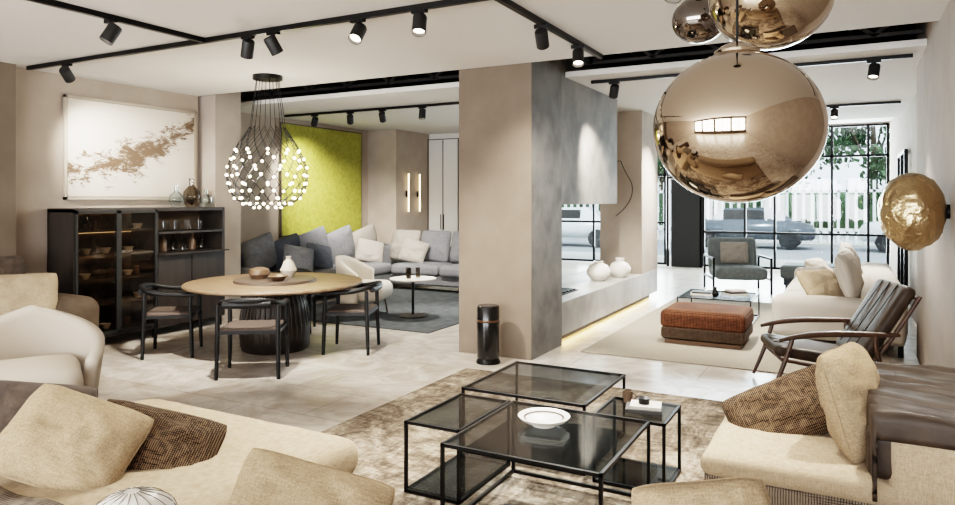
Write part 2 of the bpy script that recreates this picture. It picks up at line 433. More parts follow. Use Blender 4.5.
dr = root('door_1', (-7.38, 12.28, 0))
box('leaf_left', dr, (-.17, -.01, 1.42), (.33, .04, 2.8), M['wallwhite'])
box('leaf_right', dr, (.18, -.01, 1.42), (.33, .04, 2.8), M['wallwhite'])
bars('frame', dr, [((-.36, -.03, 0), (-.36, -.03, 2.85)), ((.37, -.03, 0), (.37, -.03, 2.85)), ((-.36, -.03, 2.85), (.37, -.03, 2.85)), ((.005, -.03, .02), (.005, -.03, 2.82))], .014, M['blackmatte'])
bars('handles', dr, [((-.03, -.06, 1), (-.03, -.06, 1.3)), ((.04, -.06, 1), (.04, -.06, 1.3))], .012, M['black'])
for i, y in enumerate((11.45, 11.85)):
    sc_ = root('wall_sconce', (-7.73, y, 1.72))
    cyl('tube', sc_, (.05, 0, -.35), .014, .75, M['sconce'], seg=16)
    box('mount', sc_, (.02, 0, 0), (.05, .05, .12), M['black'])

# ------------------------------------------------------------------ facade windows
def window(name, x0, x1, y, z0, z1, vs, hs, t=.05):
    w = root(name)
    s = [((x0, y, z0), (x1, y, z0)), ((x0, y, z1), (x1, y, z1)), ((x0, y, z0), (x0, y, z1)), ((x1, y, z0), (x1, y, z1))]
    for v in vs: s.append(((v, y, z0), (v, y, z1)))
    for (a, b, z) in hs: s.append(((a, y, z), (b, y, z)))
    bars('frame', w, s, t, M['black'])
    wbox('pane', x0, x1, y+.01, y+.02, z0, z1, M['clear'], w)
    return w
window('window_1', -3.05, .7, 17, .06, 3.2, [-2.13, -1.5, -.35, .34], [(-3.05, .7, 2.55), (-3.05, .7, .85), (-3.05, -1.5, 1.75)], .05)
window('window_2', -8.3, -3.95, 17, .06, 3.2, [-6.9, -5.75, -4.9], [(-8.3, -3.95, 1.05), (-8.3, -3.95, 2.2)], .05)
window('window_4', -3.9, -3.1, 17, 2.2, 3.2, [], [], .04)
d2 = root('door_2', (-3.5, 16.98, 0))
box('panel', d2, (.05, 0, 1.05), (.7, .06, 2.1), M['blackmatte'])
bars('frame', d2, [((-.38, 0, 0), (-.38, 0, 2.12)), ((.4, 0, 0), (.4, 0, 2.12)), ((-.38, 0, 2.14), (.4, 0, 2.14))], .06, M['black'])
wbox('wall_facade', -9, 3, 16.95, 17.1, 3.23, 3.7, M['wall'])
sc2 = root('window_3')
bars('frame', sc2, [((.7, 11.6, .02), (.7, 11.6, 2.3)), ((.7, 13.2, .02), (.7, 13.2, 2.3)), ((.7, 11.6, 2.3), (.7, 13.2, 2.3)), ((.7, 12.4, .02), (.7, 12.4, 2.3)), ((.7, 11.6, 1.1), (.7, 13.2, 1.1))], .05, M['black'])

# ------------------------------------------------------------------ outside
wbox('ground_pavement', -30, 30, 17.2, 21, -.2, -.05, M['pave'])
wbox('ground_street', -30, 30, 21, 29, -.22, -.12, M['asphalt'])
wbox('ground_far_pavement', -30, 30, 29, 60, -.2, -.06, M['pave'])
fe = root('picket_fence')
s = [((-22, 30, .35), (14, 30, .35)), ((-22, 30, 1.95), (14, 30, 1.95))]
x = -22
while x < 14: s.append(((x, 30, 0), (x, 30, 2.3))); x += .3
bars('pickets', fe, s, .1, M['fence'])
wbox('plinth', -30, 14, 30.1, 30.3, -.06, .5, M['fence'], fe)
def leafmass(name, parent, blobs, n, s0, s1):
    me = bpy.data.meshes.new(name); bm = bmesh.new()
    for k in range(n):
        c, br = random.choice(blobs)
        p = c+Vector([random.gauss(0, .4) for _ in range(3)])*br
        q = Euler([random.uniform(0, 6) for _ in range(3)]).to_matrix(); sz = random.uniform(s0, s1)
        bm.faces.new([bm.verts.new(p+q@Vector(v)*sz) for v in ((-1, -.5, 0), (1, -.5, 0), (1, .5, 0), (-1, .5, 0))])
    bm.to_mesh(me); bm.free(); finish(name, me, parent, M['leaf'])
hd = root('hedge')
rounded('core', hd, (-4, 31.9, .95), (34, .8, 2.0), .3, M['leaf'], wr=.05)
leafmass('leaves', hd, [(Vector((-20+i*.8, 31.6, random.uniform(.6, 1.9))), .4) for i in range(42)], 5000, .06, .14)
bd = root('building')
wbox('mass', -34, -9, 44, 50, -.06, 12, M['bld'], bd)
for i in range(7):
    for j in range(3): wbox('opening_%d_%d' % (i, j), -33+i*3.4, -31.6+i*3.4, 43.9, 44, 1.5+j*3.4, 3.4+j*3.4, M['greydk'], bd)
def tree(x, y, h, r):
    t = root('tree', (x, y, -.06))
    tube('trunk', t, [(0, 0, 0, 1.3), (.1, .05, h*.35, 1), (0, .1, h*.7, .6)], .16, M['bark'])
    for k in range(5):
        a = k*1.3; tube('branch_%d' % k, t, [(0, .05, h*.4, 1), (math.cos(a)*r*.4, math.sin(a)*r*.4, h*.6, .7), (math.cos(a)*r*.7, math.sin(a)*r*.7, h*.8, .3)], .06, M['bark'])
    blobs = [(Vector((random.uniform(-r, r)*.7, random.uniform(-r, r)*.55, h*random.uniform(.35, .95))), r*random.uniform(.3, .5)) for _ in range(14)]
    leafmass('leaves', t, blobs, 4200, .07, .16)
for x, y, h, r in ((-3.0, 36, 7.2, 2.2), (.9, 36, 7.4, 2.6), (-8.5, 36, 6.5, 2), (-14, 36.5, 7, 2.4), (-6.0, 40, 8, 2.6)): tree(x, y, h, r)
def car(x, y, m):
    c = root('parked_car', (x, y, -.12))
    prof = [(-2.1, .35), (-2.1, .8), (-1.9, .95), (-1.35, 1.0), (-.8, 1.42), (.7, 1.45), (1.35, 1.0), (2.0, .85), (2.15, .6), (2.1, .32)]
    me = bpy.data.meshes.new('body'); bm = bmesh.new()
    a = [bm.verts.new((px, -.85+(.12 if pz > 1.1 else 0), pz)) for px, pz in prof]; b = [bm.verts.new((px, .85-(.12 if pz > 1.1 else 0), pz)) for px, pz in prof]
    bm.faces.new(a); bm.faces.new(b[::-1]); n = len(prof)
    for i in range(n): bm.faces.new((a[i], b[i], b[(i+1) % n], a[(i+1) % n]))
    bmesh.ops.recalc_face_normals(bm, faces=bm.faces[:]); bmesh.ops.bevel(bm, geom=bm.edges[:], offset=.05, segments=2, affect='EDGES')
    bm.to_mesh(me); bm.free(); finish('body', me, c, m, True)
    box('window_side', c, (-.05, -.79, 1.2), (1.5, .04, .32), M['blackmatte'], rot=(-14, 0, 0)); box('lamp', c, (-2.08, -.6, .75), (.06, .3, .12), M['ceramic'])
    for wx in (-1.35, 1.35):
        for wy in (-.9, .7): cyl('wheel_%.0f_%.0f' % (wx, wy), c, (wx, wy+.2, .33), .33, .2, M['tyre'], rot=(90, 0, 0), seg=24)
car(-3.2, 27, M['carp']); car(2.4, 27, M['carw']); car(-9.4, 25, M['carw']); car(-14.5, 25.2, M['carp'])

# ------------------------------------------------------------------ rugs
RT = .012
def rug(name, x0, x1, y0, y1, m, t=RT):
    return wbox(name, x0, x1, y0, y1, .001, t, m, None, .004)
rug('area_rug', -3.2, .56, .9, 5.75, M['rug'])
rug('area_rug.001', -7.2, -4.45, 7.05, 10.55, M['rugdk'])
rug('area_rug.002', -2.5, .35, 6.95, 11.6, M['ruglt'])

# ------------------------------------------------------------------ wall art
a1 = root('framed_painting', (-7.57, 5.42, 2.18))
box('canvas', a1, (0, 0, 0), (.04, 1.66, 1.08), M['splash'])
bars('frame', a1, [((.0, s_*.85, -.56), (.0, s_*.85, .56)) for s_ in (-1, 1)]+[((0, -.85, s_*.56), (0, .85, s_*.56)) for s_ in (-1, 1)], .03, M['cream'])
a2 = root('green_canvas_painting', (-8.35, 9.71, 1.94))
box('canvas', a2, (0, 0, 0), (.06, 2.12, 1.87), M['yellow'], .004)
bars('frame', a2, [((.01, s_*1.07, -.945), (.01, s_*1.07, .945)) for s_ in (-1, 1)]+[((.01, -1.07, s_*.945), (.01, 1.07, s_*.945)) for s_ in (-1, 1)], .022, M['tray'])

# ------------------------------------------------------------------ cabinet
cb = root('bar_cabinet', (-7.34, 5.36, 0)); cb.scale = (1, .94, 1)
X0, X1 = -.22, .24
def cbx(n, x0, x1, y0, y1, z0, z1, m): return wbox(n, x0, x1, y0, y1, z0, z1, m, cb)
cbx('back', X0, X0+.02, -1.05, 1.05, .12, 1.5, M['cabin'])
cbx('top', X0, X1, -1.05, 1.05, 1.47, 1.51, M['cabwood'])
cbx('bottom', X0, X1, -1.05, 1.05, .12, .17, M['cabwood'])
for i, y in enumerate((-1.05, -.02, 1.02)): cbx('upright_%d' % i, X0, X1, y, y+.035, .12, 1.5, M['cabwood'])
for i, z in enumerate((.45, .72, .99, 1.25)): cbx('shelf_l_%d' % i, X0, X1-.05, -1.03, 0, z, z+.02, M['cabin'])
bars('door_frame', cb, [((X1, y, .15), (X1, y, 1.48)) for y in (-1.02, -.53, -.5, -.02)]+[((X1, -1.02, z), (X1, -.02, z)) for z in (.16, 1.47)], .03, M['blackmatte'])
cbx('glass', X1-.004, X1+.002, -1.0, -.04, .18, 1.46, M['cglass'])
for i, z in enumerate((.70, .97, 1.23, 1.45)): cbx('shelf_led_%d' % i, X0+.03, X0+.04, -1.0, -.03, z, z+.006, M['strip2'])
cbx('shelf_r_1', X0, X1, 0, 1.04, 1.2, 1.225, M['cabwood'])
cbx('shelf_r_0', X0, X1, 0, 1.04, .93, .96, M['cabwood'])
cbx('door_r1', X1-.02, X1, .02, .51, .17, .93, M['cabwood']); cbx('door_r2', X1-.02, X1, .525, 1.02, .17, .93, M['cabwood'])
cbx('counter', X0, X1+.12, .02, 1.02, .96, .975, M['cabwood'])
for i, (x, y) in enumerate(((-.2, -1), (.2, -1), (-.2, 1), (.2, 1), (.2, 0))): box('foot_%d' % i, cb, (x, y, .06), (.04, .04, .12), M['black'])
for i, z in enumerate((.17, .47, .74, 1.01, 1.27)):
    for j in range(7):
        y = -.93+j*.135+random.uniform(-.02, .02); k = random.choice((0, 1, 2))
        nm = 'dish_%d_%d' % (i, j)
        if k == 0: lathe(nm, cb, [(0, 0), (.03, 0), (.005, .01), (.005, .07), (.035, .1), (.032, .17)], M['clear'], (0.05, y, z), seg=14)
        elif k == 1: lathe(nm, cb, [(0, 0), (.03, 0), (.06, .06), (.055, .06), (0, .01)], M['ceramic'], (0.05, y, z), seg=18)
        else: cyl(nm, cb, (0.05, y, z), .035, .1, M['ceramicb'], .03, seg=16)
for j in range(6): lathe('bottle_%d' % j, cb, [(0, 0), (.04, 0), (.04, .13), (.014, .17), (.014, .21), (0, .21)], (M['clear'], M['ceramicb'], M['cglass'])[j % 3], (-.02, .15+j*.15, .975), seg=18)
for j in range(5): lathe('glass_r_%d' % j, cb, [(0, 0), (.035, 0), (.04, .12), (.037, .12)], M['clear'], (0, .15+j*.17, 1.225), seg=16)
for i, (y, h, r) in enumerate(((5.82, .26, .09), (6.05, .36, .11), (6.27, .22, .09))):
    v = root('glass_vase', (-7.35, y, 1.512))
    lathe('body', v, [(0, 0), (r*.6, 0), (r, h*.3), (r*.9, h*.55), (r*.3, h*.75), (r*.32, h), (r*.28, h), (r*.25, h*.76), (r*.84, h*.54), (r*.9, h*.3), (0, .01)], M['cglass'] if i == 1 else M['clear'])

# ------------------------------------------------------------------ dining group
TX, TY = -5.46, 5.57
dt = root('round_dining_table', (TX, TY, 0))
lathe('top', dt, [(0, .685), (.9, .685), (.93, .70), (.93, .715), (.92, .725), (0, .725)], M['wood'], seg=96)
lathe('lazy_susan', dt, [(0, .726), (.43, .726), (.43, .752), (0, .752)], M['tray'], seg=72)
lathe('pedestal', dt, [(0, 0), (.33, 0), (.36, .05), (.37, .25), (.33, .5), (.25, .685), (0, .685)], M['base'], seg=64)
for k in range(40):
    a = 2*math.pi*k/40
    tube('flute_%d' % k, dt, [(.335*math.cos(a), .335*math.sin(a), .013), (.372*math.cos(a), .372*math.sin(a), .2), (.335*math.cos(a), .335*math.sin(a), .5), (.26*math.cos(a), .26*math.sin(a), .67)], .013, M['base'], res=1)
for i, (x, y, pr, mm) in enumerate(((-.15, -.08, [(0, 0), (.07, 0), (.11, .05), (.1, .1), (.05, .12), (.04, .12), (0, .1)], 'ceramicb'), (.16, -.12, [(0, 0), (.05, 0), (.11, .05), (.10, .052), (.04, .012), (0, .012)], 'ceramicb'), (.03, .17, [(0, 0), (.05, 0), (.09, .08), (.05, .17), (.025, .2), (.03, .23), (0, .23)], 'cream'))):
    b_ = root(('ceramic_pot', 'serving_bowl', 'ceramic_jug')[i], (TX+x, TY+y, .753)); lathe('body', b_, pr, M[mm], seg=32)

def dining_chair(x, y, rz):
    c = root('dining_chair', (x, y, 0), rz)
    for i, (sx, sy) in enumerate(((-1, 1), (1, 1), (-1, -1), (1, -1))):
        tube('leg_%d' % i, c, [(sx*.27, sy*.235, 0, .75), (sx*.26, sy*.22, .42, 1.15), (sx*.265, sy*.215, .635 if sy > 0 else .66, .9)], .022, M['blackwood'])
    tube('top_rail', c, [(-.265, .25, .635), (-.275, .1, .64), (-.27, -.12, .66), (-.19, -.26, .70), (0, -.31, .715), (.19, -.26, .70), (.27, -.12, .66), (.275, .1, .64), (.265, .25, .635)], .026, M['blackwood'])
    tube('back_rail', c, [(-.2, -.26, .67), (0, -.31, .675), (.2, -.26, .67)], .034, M['blackwood'])
    rounded('seat', c, (0, 0, .435), (.5, .46, .045), .02, M['seat'], n=8)
    bars('seat_frame', c, [((-.26, .22, .42), (.26, .22, .42)), ((-.26, -.22, .42), (.26, -.22, .42)), ((-.26, -.22, .42), (-.26, .22, .42)), ((.26, -.22, .42), (.26, .22, .42))], .03, M['blackwood'])
def face(x, y): return math.degrees(math.atan2(-(TX-x), TY-y))
for x, y in ((-6.24, 4.90), (-4.86, 4.68), (-4.70, 5.92)): dining_chair(x, y, face(x, y))
dining_chair(-6.05, 6.42, face(-6.05, 6.42))

# ------------------------------------------------------------------ net pendant
pn = root('pendant_lamp', (-5.66, 5.66, 0))
cyl('canopy', pn, (0, 0, CH-.045), .16, .045, M['black'])
nA = 20; prof = [(.19, 2.40), (.24, 2.32), (.30, 2.23), (.35, 2.14), (.39, 2.05), (.42, 1.96), (.43, 1.87), (.425, 1.78), (.395, 1.70), (.345, 1.62), (.26, 1.56), (.15, 1.52)]
def pp(i, k):
    r, z = prof[i]; a = 2*math.pi*(k+(.5 if i % 2 else 0))/nA; return (r*math.cos(a), r*math.sin(a), z)
wires = []
for k in range(0, nA, 2):
    a = 2*math.pi*k/nA; wires.append([(.12*math.cos(a), .12*math.sin(a), CH-.04), pp(0, k)])
for k in range(nA):
    for i in range(len(prof)-1):
        wires.append([pp(i, k), pp(i+1, k if i % 2 == 0 else k+1)]); wires.append([pp(i, k), pp(i+1, k-1 if i % 2 == 0 else k)])
tube('net', pn, wires, .0036, M['black'], smooth=False, res=1)
bm = bmesh.new()
for i in range(3, len(prof)):
    for k in range(nA):
        if (k+i//2) % 2: continue
        p = pp(i, k); r = bmesh.ops.create_uvsphere(bm, u_segments=10, v_segments=8, radius=.016)
        for v in r['verts']: v.co += Vector(p)
me = bpy.data.meshes.new('led_globes'); bm.to_mesh(me); bm.free(); finish('led_globes', me, pn, M['bulb'], True)

# ------------------------------------------------------------------ left living: grey sofa
gs = root('sectional_sofa', (0, 0, RT))
def rb(n, x0, x1, y0, y1, z0, z1, r, m, par, puff=0, wr=.006): return rounded(n, par, ((x0+x1)/2, (y0+y1)/2, (z0+z1)/2), (x1-x0, y1-y0, z1-z0), r, m, puff, wr=wr)
rb('base_a', -8.3, -7.25, 7.4, 11.0, .1, .28, .04, M['grey'], gs)
rb('base_b', -7.25, -5.2, 10.2, 11.0, .1, .28, .04, M['grey'], gs)
for i in range(3): rb('seat_a%d' % i, -8.05, -7.22, 7.45+i*.95, 8.38+i*.95, .27, .46, .07, M['grey'], gs, .02)
for i in range(2): rb('seat_b%d' % i, -7.2+i, -6.22+i, 10.12, 10.9, .27, .46, .07, M['grey'], gs, .02)
rb('back_a', -8.35, -8.05, 7.4, 11.05, .15, .76, .08, M['grey'], gs)
rb('back_b', -8.1, -5.2, 10.9, 11.08, .15, .74, .08, M['grey'], gs)
rb('arm_a', -8.35, -7.3, 7.15, 7.42, .12, .6, .08, M['grey'], gs)
for i, (x, y) in enumerate(((-8.2, 7.3), (-7.4, 7.3), (-7.3, 10.3), (-5.3, 10.3), (-5.3, 10.95))): box('foot_%d' % i, gs, (x, y, .05), (.04, .04, .1), M['black'])
for i, (y, mm, s_) in enumerate(((7.75, 'grey', .56), (8.35, 'greydk', .5), (8.95, 'grey', .66), (9.65, 'grey', .66), (10.35, 'greylt', .66))):
    pillow('cushion_a%d' % i, gs, (-7.93, y, .76), s_+.12, s_, .22, M[mm], (0, -14, 90))
for i, (x, mm) in enumerate(((-7.3, 'greylt'), (-6.65, 'grey'), (-6.0, 'grey'), (-5.45, 'greydk'))):
    pillow('cushion_b%d' % i, gs, (x, 10.76, .75), .68, .6, .22, M[mm], (-14, 0, random.uniform(-8, 8)))
for i, (x, y, mm, r_) in enumerate(((-7.55, 8.2, 'grey', 60), (-7.6, 8.75, 'greydk', 75), (-7.6, 10.1, 'greylt', 45), (-6.9, 10.45, 'greylt', 10))):
    pillow('scatter_%d' % i, gs, (x, y, .67), .5, .44, .16, M[mm], (-25, 12, r_))
sheet('throw', gs, 14, 10, lambda u, v: (-5.75+.5*u, 10.1+.75*v, .485+.012*math.sin(12*u+3*v)), M['greydk'], .014)

st = root('side_table', (-5.27, 7.96, RT))
lathe('top', st, [(0, .50), (.3, .50), (.32, .51), (.32, .52), (0, .52)], M['ceramic'], seg=56)
cyl('stem', st, (0, 0, .02), .02, .48, M['black']); lathe('base', st, [(0, 0.001), (.2, 0.001), (.2, .015), (.02, .03), (0, .03)], M['black'])
for i, (x, y) in enumerate(((.05, .05), (-.08, 0), (0, -.1))):
    g = root('drinking_glass', (-5.27+x, 7.96+y, .534)); lathe('body', g, [(0, 0), (.03, 0), (.035, .14), (.032, .14), (.028, .01), (0, .01)], M['cglass'], seg=20)

wa = root('white_armchair', (-5.9, 7.7, RT), -70)
rb('seat', -.33, .33, -.28, .34, .22, .46, .1, M['white'], wa, .02)
def shell(u, v):
    a = math.radians(180+180*u); r = .36+.03*v
    h = .2+(.40+.22*math.sin(math.pi*u))*v
    return (r*math.cos(a), r*math.sin(a)*.95+.02, h)
sheet('shell', wa, 30, 8, shell, M['white'], .07)
for i, (x, y) in enumerate(((-.24, .22), (.24, .22), (-.22, -.22), (.22, -.22))): tube('leg_%d' % i, wa, [(x, y, .25), (x*1.15, y*1.15, 0.004)], .014, M['walnut'])

# ------------------------------------------------------------------ far-left sofa and cream chair
ls = root('taupe_sofa')
rb('base', -7.33, -6.4, 2.2, 4.05, .08, .34, .06, M['olive'], ls)
rb('seat', -7.1, -6.35, 2.35, 3.8, .33, .5, .08, M['olive'], ls, .02)
rb('back', -7.36, -7.05, 2.2, 4.05, .2, .8, .12, M['olive'], ls)
rb('arm', -7.36, -6.22, 3.78, 4.14, .12, .70, .14, M['olive'], ls)
rb('arm_b', -7.36, -6.32, 1.9, 2.22, .12, .66, .14, M['olive'], ls)
for i, (x, y) in enumerate(((-7.25, 2.1), (-6.45, 2.1), (-7.25, 3.95), (-6.4, 3.95))): box('foot_%d' % i, ls, (x, y, .065), (.05, .05, .13), M['black'])
pillow('cushion_cream', ls, (-6.62, 3.58, .72), .62, .44, .2, M['beige'], (-16, 0, 60))
pillow('cushion_dark', ls, (-6.95, 3.5, .84), .6, .5, .18, M['taupe'], (-16, 0, 75))

ca = root('cream_armchair', (-5.12, 2.84, 0), -120)
rb('seat', -.32, .32, -.28, .40, .2, .44, .1, M['cream'], ca, .03)
def shell2(u, v):
    a = math.radians(150+240*u); w = abs(2*u-1)
    r = .37+.06*v
    h = .1+(.36+.34*(1-w)**.8)*v
    return (r*math.cos(a), r*math.sin(a), h)
sheet('wrap_shell', ca, 40, 10, shell2, M['cream'], .08)
lathe('swivel_base', ca, [(0, 0), (.25, 0), (.25, .02), (.04, .04), (.04, .2), (0, .2)], M['black'])

# ------------------------------------------------------------------ foreground left chaise
fs = root('chaise_sofa', (0, 0, RT))
rb('base', -3.7, -2.16, 1.05, 2.74, .06, .24, .05, M['beige'], fs)
rb('seat', -3.72, -2.12, 1.0, 2.78, .22, .42, .09, M['beige'], fs, .02, wr=.01)
rb('back', -3.72, -3.42, .4, 1.8, .1, .56, .12, M['taupe'], fs)
for i, (x, y) in enumerate(((-3.6, 1.1), (-2.25, 1.1), (-3.6, 2.65), (-2.25, 2.65))): box('foot_%d' % i, fs, (x, y, .04), (.05, .05, .08), M['black'])
pillow('cushion_beige', fs, (-2.89, 1.77, .57), .55, .42, .24, M['beige2'], (-46, 18, 28))
pillow('cushion_woven', fs, (-2.76, 2.05, .485), .60, .38, .18, M['woven'], (-50, 14, 32))
pillow('cushion_dark', fs, (-3.24, 1.80, .58), .5, .40, .2, M['taupe'], (-35, 10, 50))
sheet('throw', fs, 20, 14, lambda u, v: (-3.0+.85*u*.9, .98+.55*v, .455+.012*math.sin(9*u+3*v)), M['plaid'], .012)

ns = root('beige_sofa', (0, 0, RT))
rb('base', -1.7, .35, 1.45, 2.06, .06, .24, .05, M['beige'], ns)
rb('seat', -1.75, .35, 1.45, 2.1, .22, .42, .09, M['beige'], ns, .02)
rb('back', -1.5, .35, 1.15, 1.5, .08, .60, .1, M['beige'], ns)
pillow('cushion_a', ns, (-1.62, 1.80, .52), .56, .34, .2, M['beige2'], (-30, 14, 24))
pillow('cushion_b', ns, (-.33, 1.93, .63), .38, .40, .2, M['beige2'], (-24, -8, 20))
for i, (x, y) in enumerate(((-1.6, 1.55), (.25, 1.25), (-1.4, 1.25), (-1.6, 2.0), (.25, 2.0))): box('foot_%d' % i, ns, (x, y, .04), (.05, .05, .08), M['black'])

lt = root('side_table', (-1.74, 1.235, RT))
lathe('top', lt, [(0, .60), (.17, .60), (.18, .61), (.18, .625), (0, .625)], M['black']); cyl('stem', lt, (0, 0, .02), .015, .58, M['black']); lathe('base', lt, [(0, 0), (.13, 0), (.13, .015), (0, .02)], M['black'])
ln = root('ribbed_table_lantern', (-1.74, 1.235, .638))
lathe('body', ln, [(0, 0), (.06, 0), (.1, .03), (.122, .075), (.105, .12), (.06, .15), (.02, .16), (0, .16)], M['ceramic'])
rib = []
for k in range(16):
    a = 2*math.pi*k/16; rib.append([(r*math.cos(a), r*math.sin(a), z) for r, z in ((.062, .002), (.103, .03), (.125, .075), (.108, .122), (.062, .152), (.02, .162))])
tube('ribs', ln, rib, .001, M['stripe'], res=1)

# ------------------------------------------------------------------ coffee tables
def frame_table(name, x0, x1, y0, y1, z, shelf=None, glass='glass', t=.016):
    c = root(name, ((x0+x1)/2, (y0+y1)/2, .014)); a = (x1-x0)/2; b = (y1-y0)/2; z -= .014
    s = []
    for zz in (z-t/2, t/2):
        s += [((-a, -b, zz), (a, -b, zz)), ((-a, b, zz), (a, b, zz)), ((-a, -b, zz), (-a, b, zz)), ((a, -b, zz), (a, b, zz))]
    for sx in (-a, a):
        for sy in (-b, b): s.append(((sx, sy, t/2), (sx, sy, z-t/2)))
    if shelf:
        box('shelf_glass', c, (0, 0, t+.004), (2*a-t, 2*b-t, .008), M['glass'])
    bars('frame', c, s, t, M['black'])
    box('top_glass', c, (0, 0, z-.003), (2*a-t, 2*b-t, .01), M[glass])
    return c
frame_table('coffee_table', -2.15, -1.35, 3.82, 4.62, .42, True)
frame_table('coffee_table.001', -1.73, -.94, 2.87, 3.67, .43, False)
frame_table('small_coffee_table', -2.13, -1.80, 3.15, 3.75, .40, True)
frame_table('small_coffee_table.001', -1.27, -.88, 3.76, 4.14, .40, True)
bw = root('white_ceramic_bowl', (-1.40, 3.34, .433))
lathe('body', bw, [(0, 0), (.06, 0), (.065, .012), (.115, .03), (.135, .05), (.13, .053), (.10, .038), (.05, .018), (0, .016)], M['ceramic'], seg=56)
lathe('decor_ring', bw, [(.095, .0375), (.1, .0395), (.105, .042)], M['stripe'], (0, 0, .001), seg=56)
mg = root('coffee_mug', (-1.16, 4.05, .404)); lathe('body', mg, [(0, 0), (.025, 0), (.03, .07), (.027, .07), (.022, .008), (0, .008)], M['ceramicb']); tube('handle', mg, [(.028, 0, .06), (.05, 0, .05), (.048, 0, .025), (.026, 0, .018)], .004, M['ceramicb'])
bk = root('book_stack', (-1.03, 3.92, .404), 12)
box('book_1', bk, (0, 0, .012), (.2, .15, .024), M['paperdk'], .002); box('book_2', bk, (.01, 0, .033), (.17, .13, .018), M['paper'], .002)
lathe('cup', bk, [(0, .044), (.03, .044), (.035, .075), (.03, .075), (0, .05)], M['black'])
bk = root('book_stack', (-1.45, 3.05, .016), -10)
box('book_1', bk, (0, 0, .015), (.30, .22, .03), M['paperdk'], .002); box('book_2', bk, (.01, .01, .04), (.24, .18, .02), M['leather'], .002)
bk = root('book_stack', (-1.75, 4.2, .04), 8)
box('book_1', bk, (0, 0, .015), (.28, .2, .03), M['paper'], .002); box('book_2', bk, (.0, .01, .04), (.24, .18, .02), M['paperdk'], .002)

# ------------------------------------------------------------------ right daybed
db = root('daybed')
rb('base', -.56, .54, 3.4, 4.38, .03, .26, .04, M['plaid'], db)
rb('seat', -.62, .2, 3.34, 4.42, .31, .42, .05, M['beige'], db, .02)
rb('seat_skirt', -.61, .56, 3.35, 4.41, .06, .335, .03, M['plaid'], db)
rb('back', .13, .66, 3.34, 4.5, .3, .68, .07, M['beige'], db)
for i, (x, y) in enumerate(((-.5, 3.45), (.45, 3.45), (-.5, 4.32), (.45, 4.32))): box('foot_%d' % i, db, (x, y, .035), (.05, .05, .045), M['black'])
pillow('cushion_beige', db, (0.02, 3.76, .65), .50, .52, .22, M['beige2'], (-18, 0, 72))
pillow('cushion_woven', db, (-.29, 3.91, .515), .60, .36, .17, M['woven'], (-42, -26, 14))
rb('bolster', .06, .20, 3.36, 3.9, .42, .63, .05, M['leatherth'], db)
def thr(u, v):
    L_ = v*1.10; s_ = u*.86
    if s_ < .26: x = .09; z = .45+s_
    else: x = .09+(s_-.26); z = .71
    hang = max(0, L_-1.0)
    y = max(4.32-L_, 3.32)
    w = .012*math.sin(17*y+5*u)+.008*math.sin(31*y+9*u)+.012*noise.noise(Vector((x*7, y*7, 3)))
    if hang > 0: return (x, y-.008+w*.4, z-hang)
    return (x-abs(w)*.6, y, z+abs(w))
sheet('leather_throw', db, 30, 44, thr, M['leatherth'], .018)

# ------------------------------------------------------------------ lounge chair
lc = root('lounge_chair', (-.22, 6.58, RT+.004), 108, 1.03)
for sx in (-.33, .33):
    tube('side_leg_front_%.0f' % (sx*10), lc, [(sx, .46, 0.008, .7), (sx, .35, .26, 1.2), (sx, .3, .46, 1)], .018, M['walnut'])
    tube('side_leg_rear_%.0f' % (sx*10), lc, [(sx, -.5, 0.008, .7), (sx, -.28, .26, 1.2), (sx, -.3, .50, 1)], .018, M['walnut'])
    tube('arm_%.0f' % (sx*10), lc, [(sx, .40, .43, .8), (sx, .2, .49, 1.4), (sx, -.2, .50, 1.4), (sx, -.47, .5, .8)], .018, M['walnut'])
    tube('side_rail_%.0f' % (sx*10), lc, [(sx*.95, .38, .28), (sx*.95, -.1, .19), (sx*.95, -.30, .24), (sx*.95, -.62, .80)], .016, M['walnut'])
tube('cross_rails', lc, [[(-.33, .36, .26), (.33, .36, .26)], [(-.33, -.3, .22), (.33, -.3, .22)], [(-.31, -.60, .78), (.31, -.60, .78)]], .014, M['walnut'], smooth=False)
rounded('seat_cushion', lc, (0, .08, .295), (.58, .68, .09), .04, M['leather'], .015, (8, 0, 0))
rounded('back_cushion', lc, (0, -.40, .56), (.60, .10, .70), .04, M['leather'], 0, (31, 0, 0))
tube('seams', lc, [[(x, .40, .39), (x, -.24, .30)] for x in (-.15, 0, .15)]+[[(x, -.195, .36), (x, -.525, .87)] for x in (-.15, 0, .15)], .004, M['blackmatte'], smooth=False)

# ------------------------------------------------------------------ right sofa, ottoman, low table
rs = root('white_sofa', (0, 0, RT))
rb('base', -.73, .5, 8.15, 11.75, .1, .32, .05, M['white'], rs)
for i in range(3): rb('seat_%d' % i, -.74, .15, 8.4+i*1.05, 9.43+i*1.05, .3, .47, .07, M['white'], rs, .02)
rb('back', .1, .52, 8.15, 11.75, .15, .68, .1, M['white'], rs)
rb('arm_near', -.75, .5, 8.1, 8.42, .12, .56, .08, M['white'], rs)
rb('arm_far', -.75, .5, 11.55, 11.85, .12, .56, .08, M['white'], rs)
for i, (x, y) in enumerate(((-.68, 8.2), (.45, 8.2), (-.68, 11.75), (.45, 11.75))): box('foot_%d' % i, rs, (x, y, .06), (.05, .05, .12), M['black'])
for i, (x, y, mm, rz) in enumerate(((.0, 8.75, 'white', 80), (.0, 9.45, 'white', 88), (.02, 10.2, 'greylt', 92), (0, 10.9, 'white', 95), (-.3, 9.1, 'greylt', 60), (-.35, 10.4, 'white', 75), (-.28, 8.66, 'beige', 50))):
    pillow('cushion_%d' % i, rs, (x, y, .74 if i < 4 else .63), .68 if i < 4 else .54, .56 if i < 4 else .42, .2, M[mm], (-16 if i < 4 else -38, 0, rz))

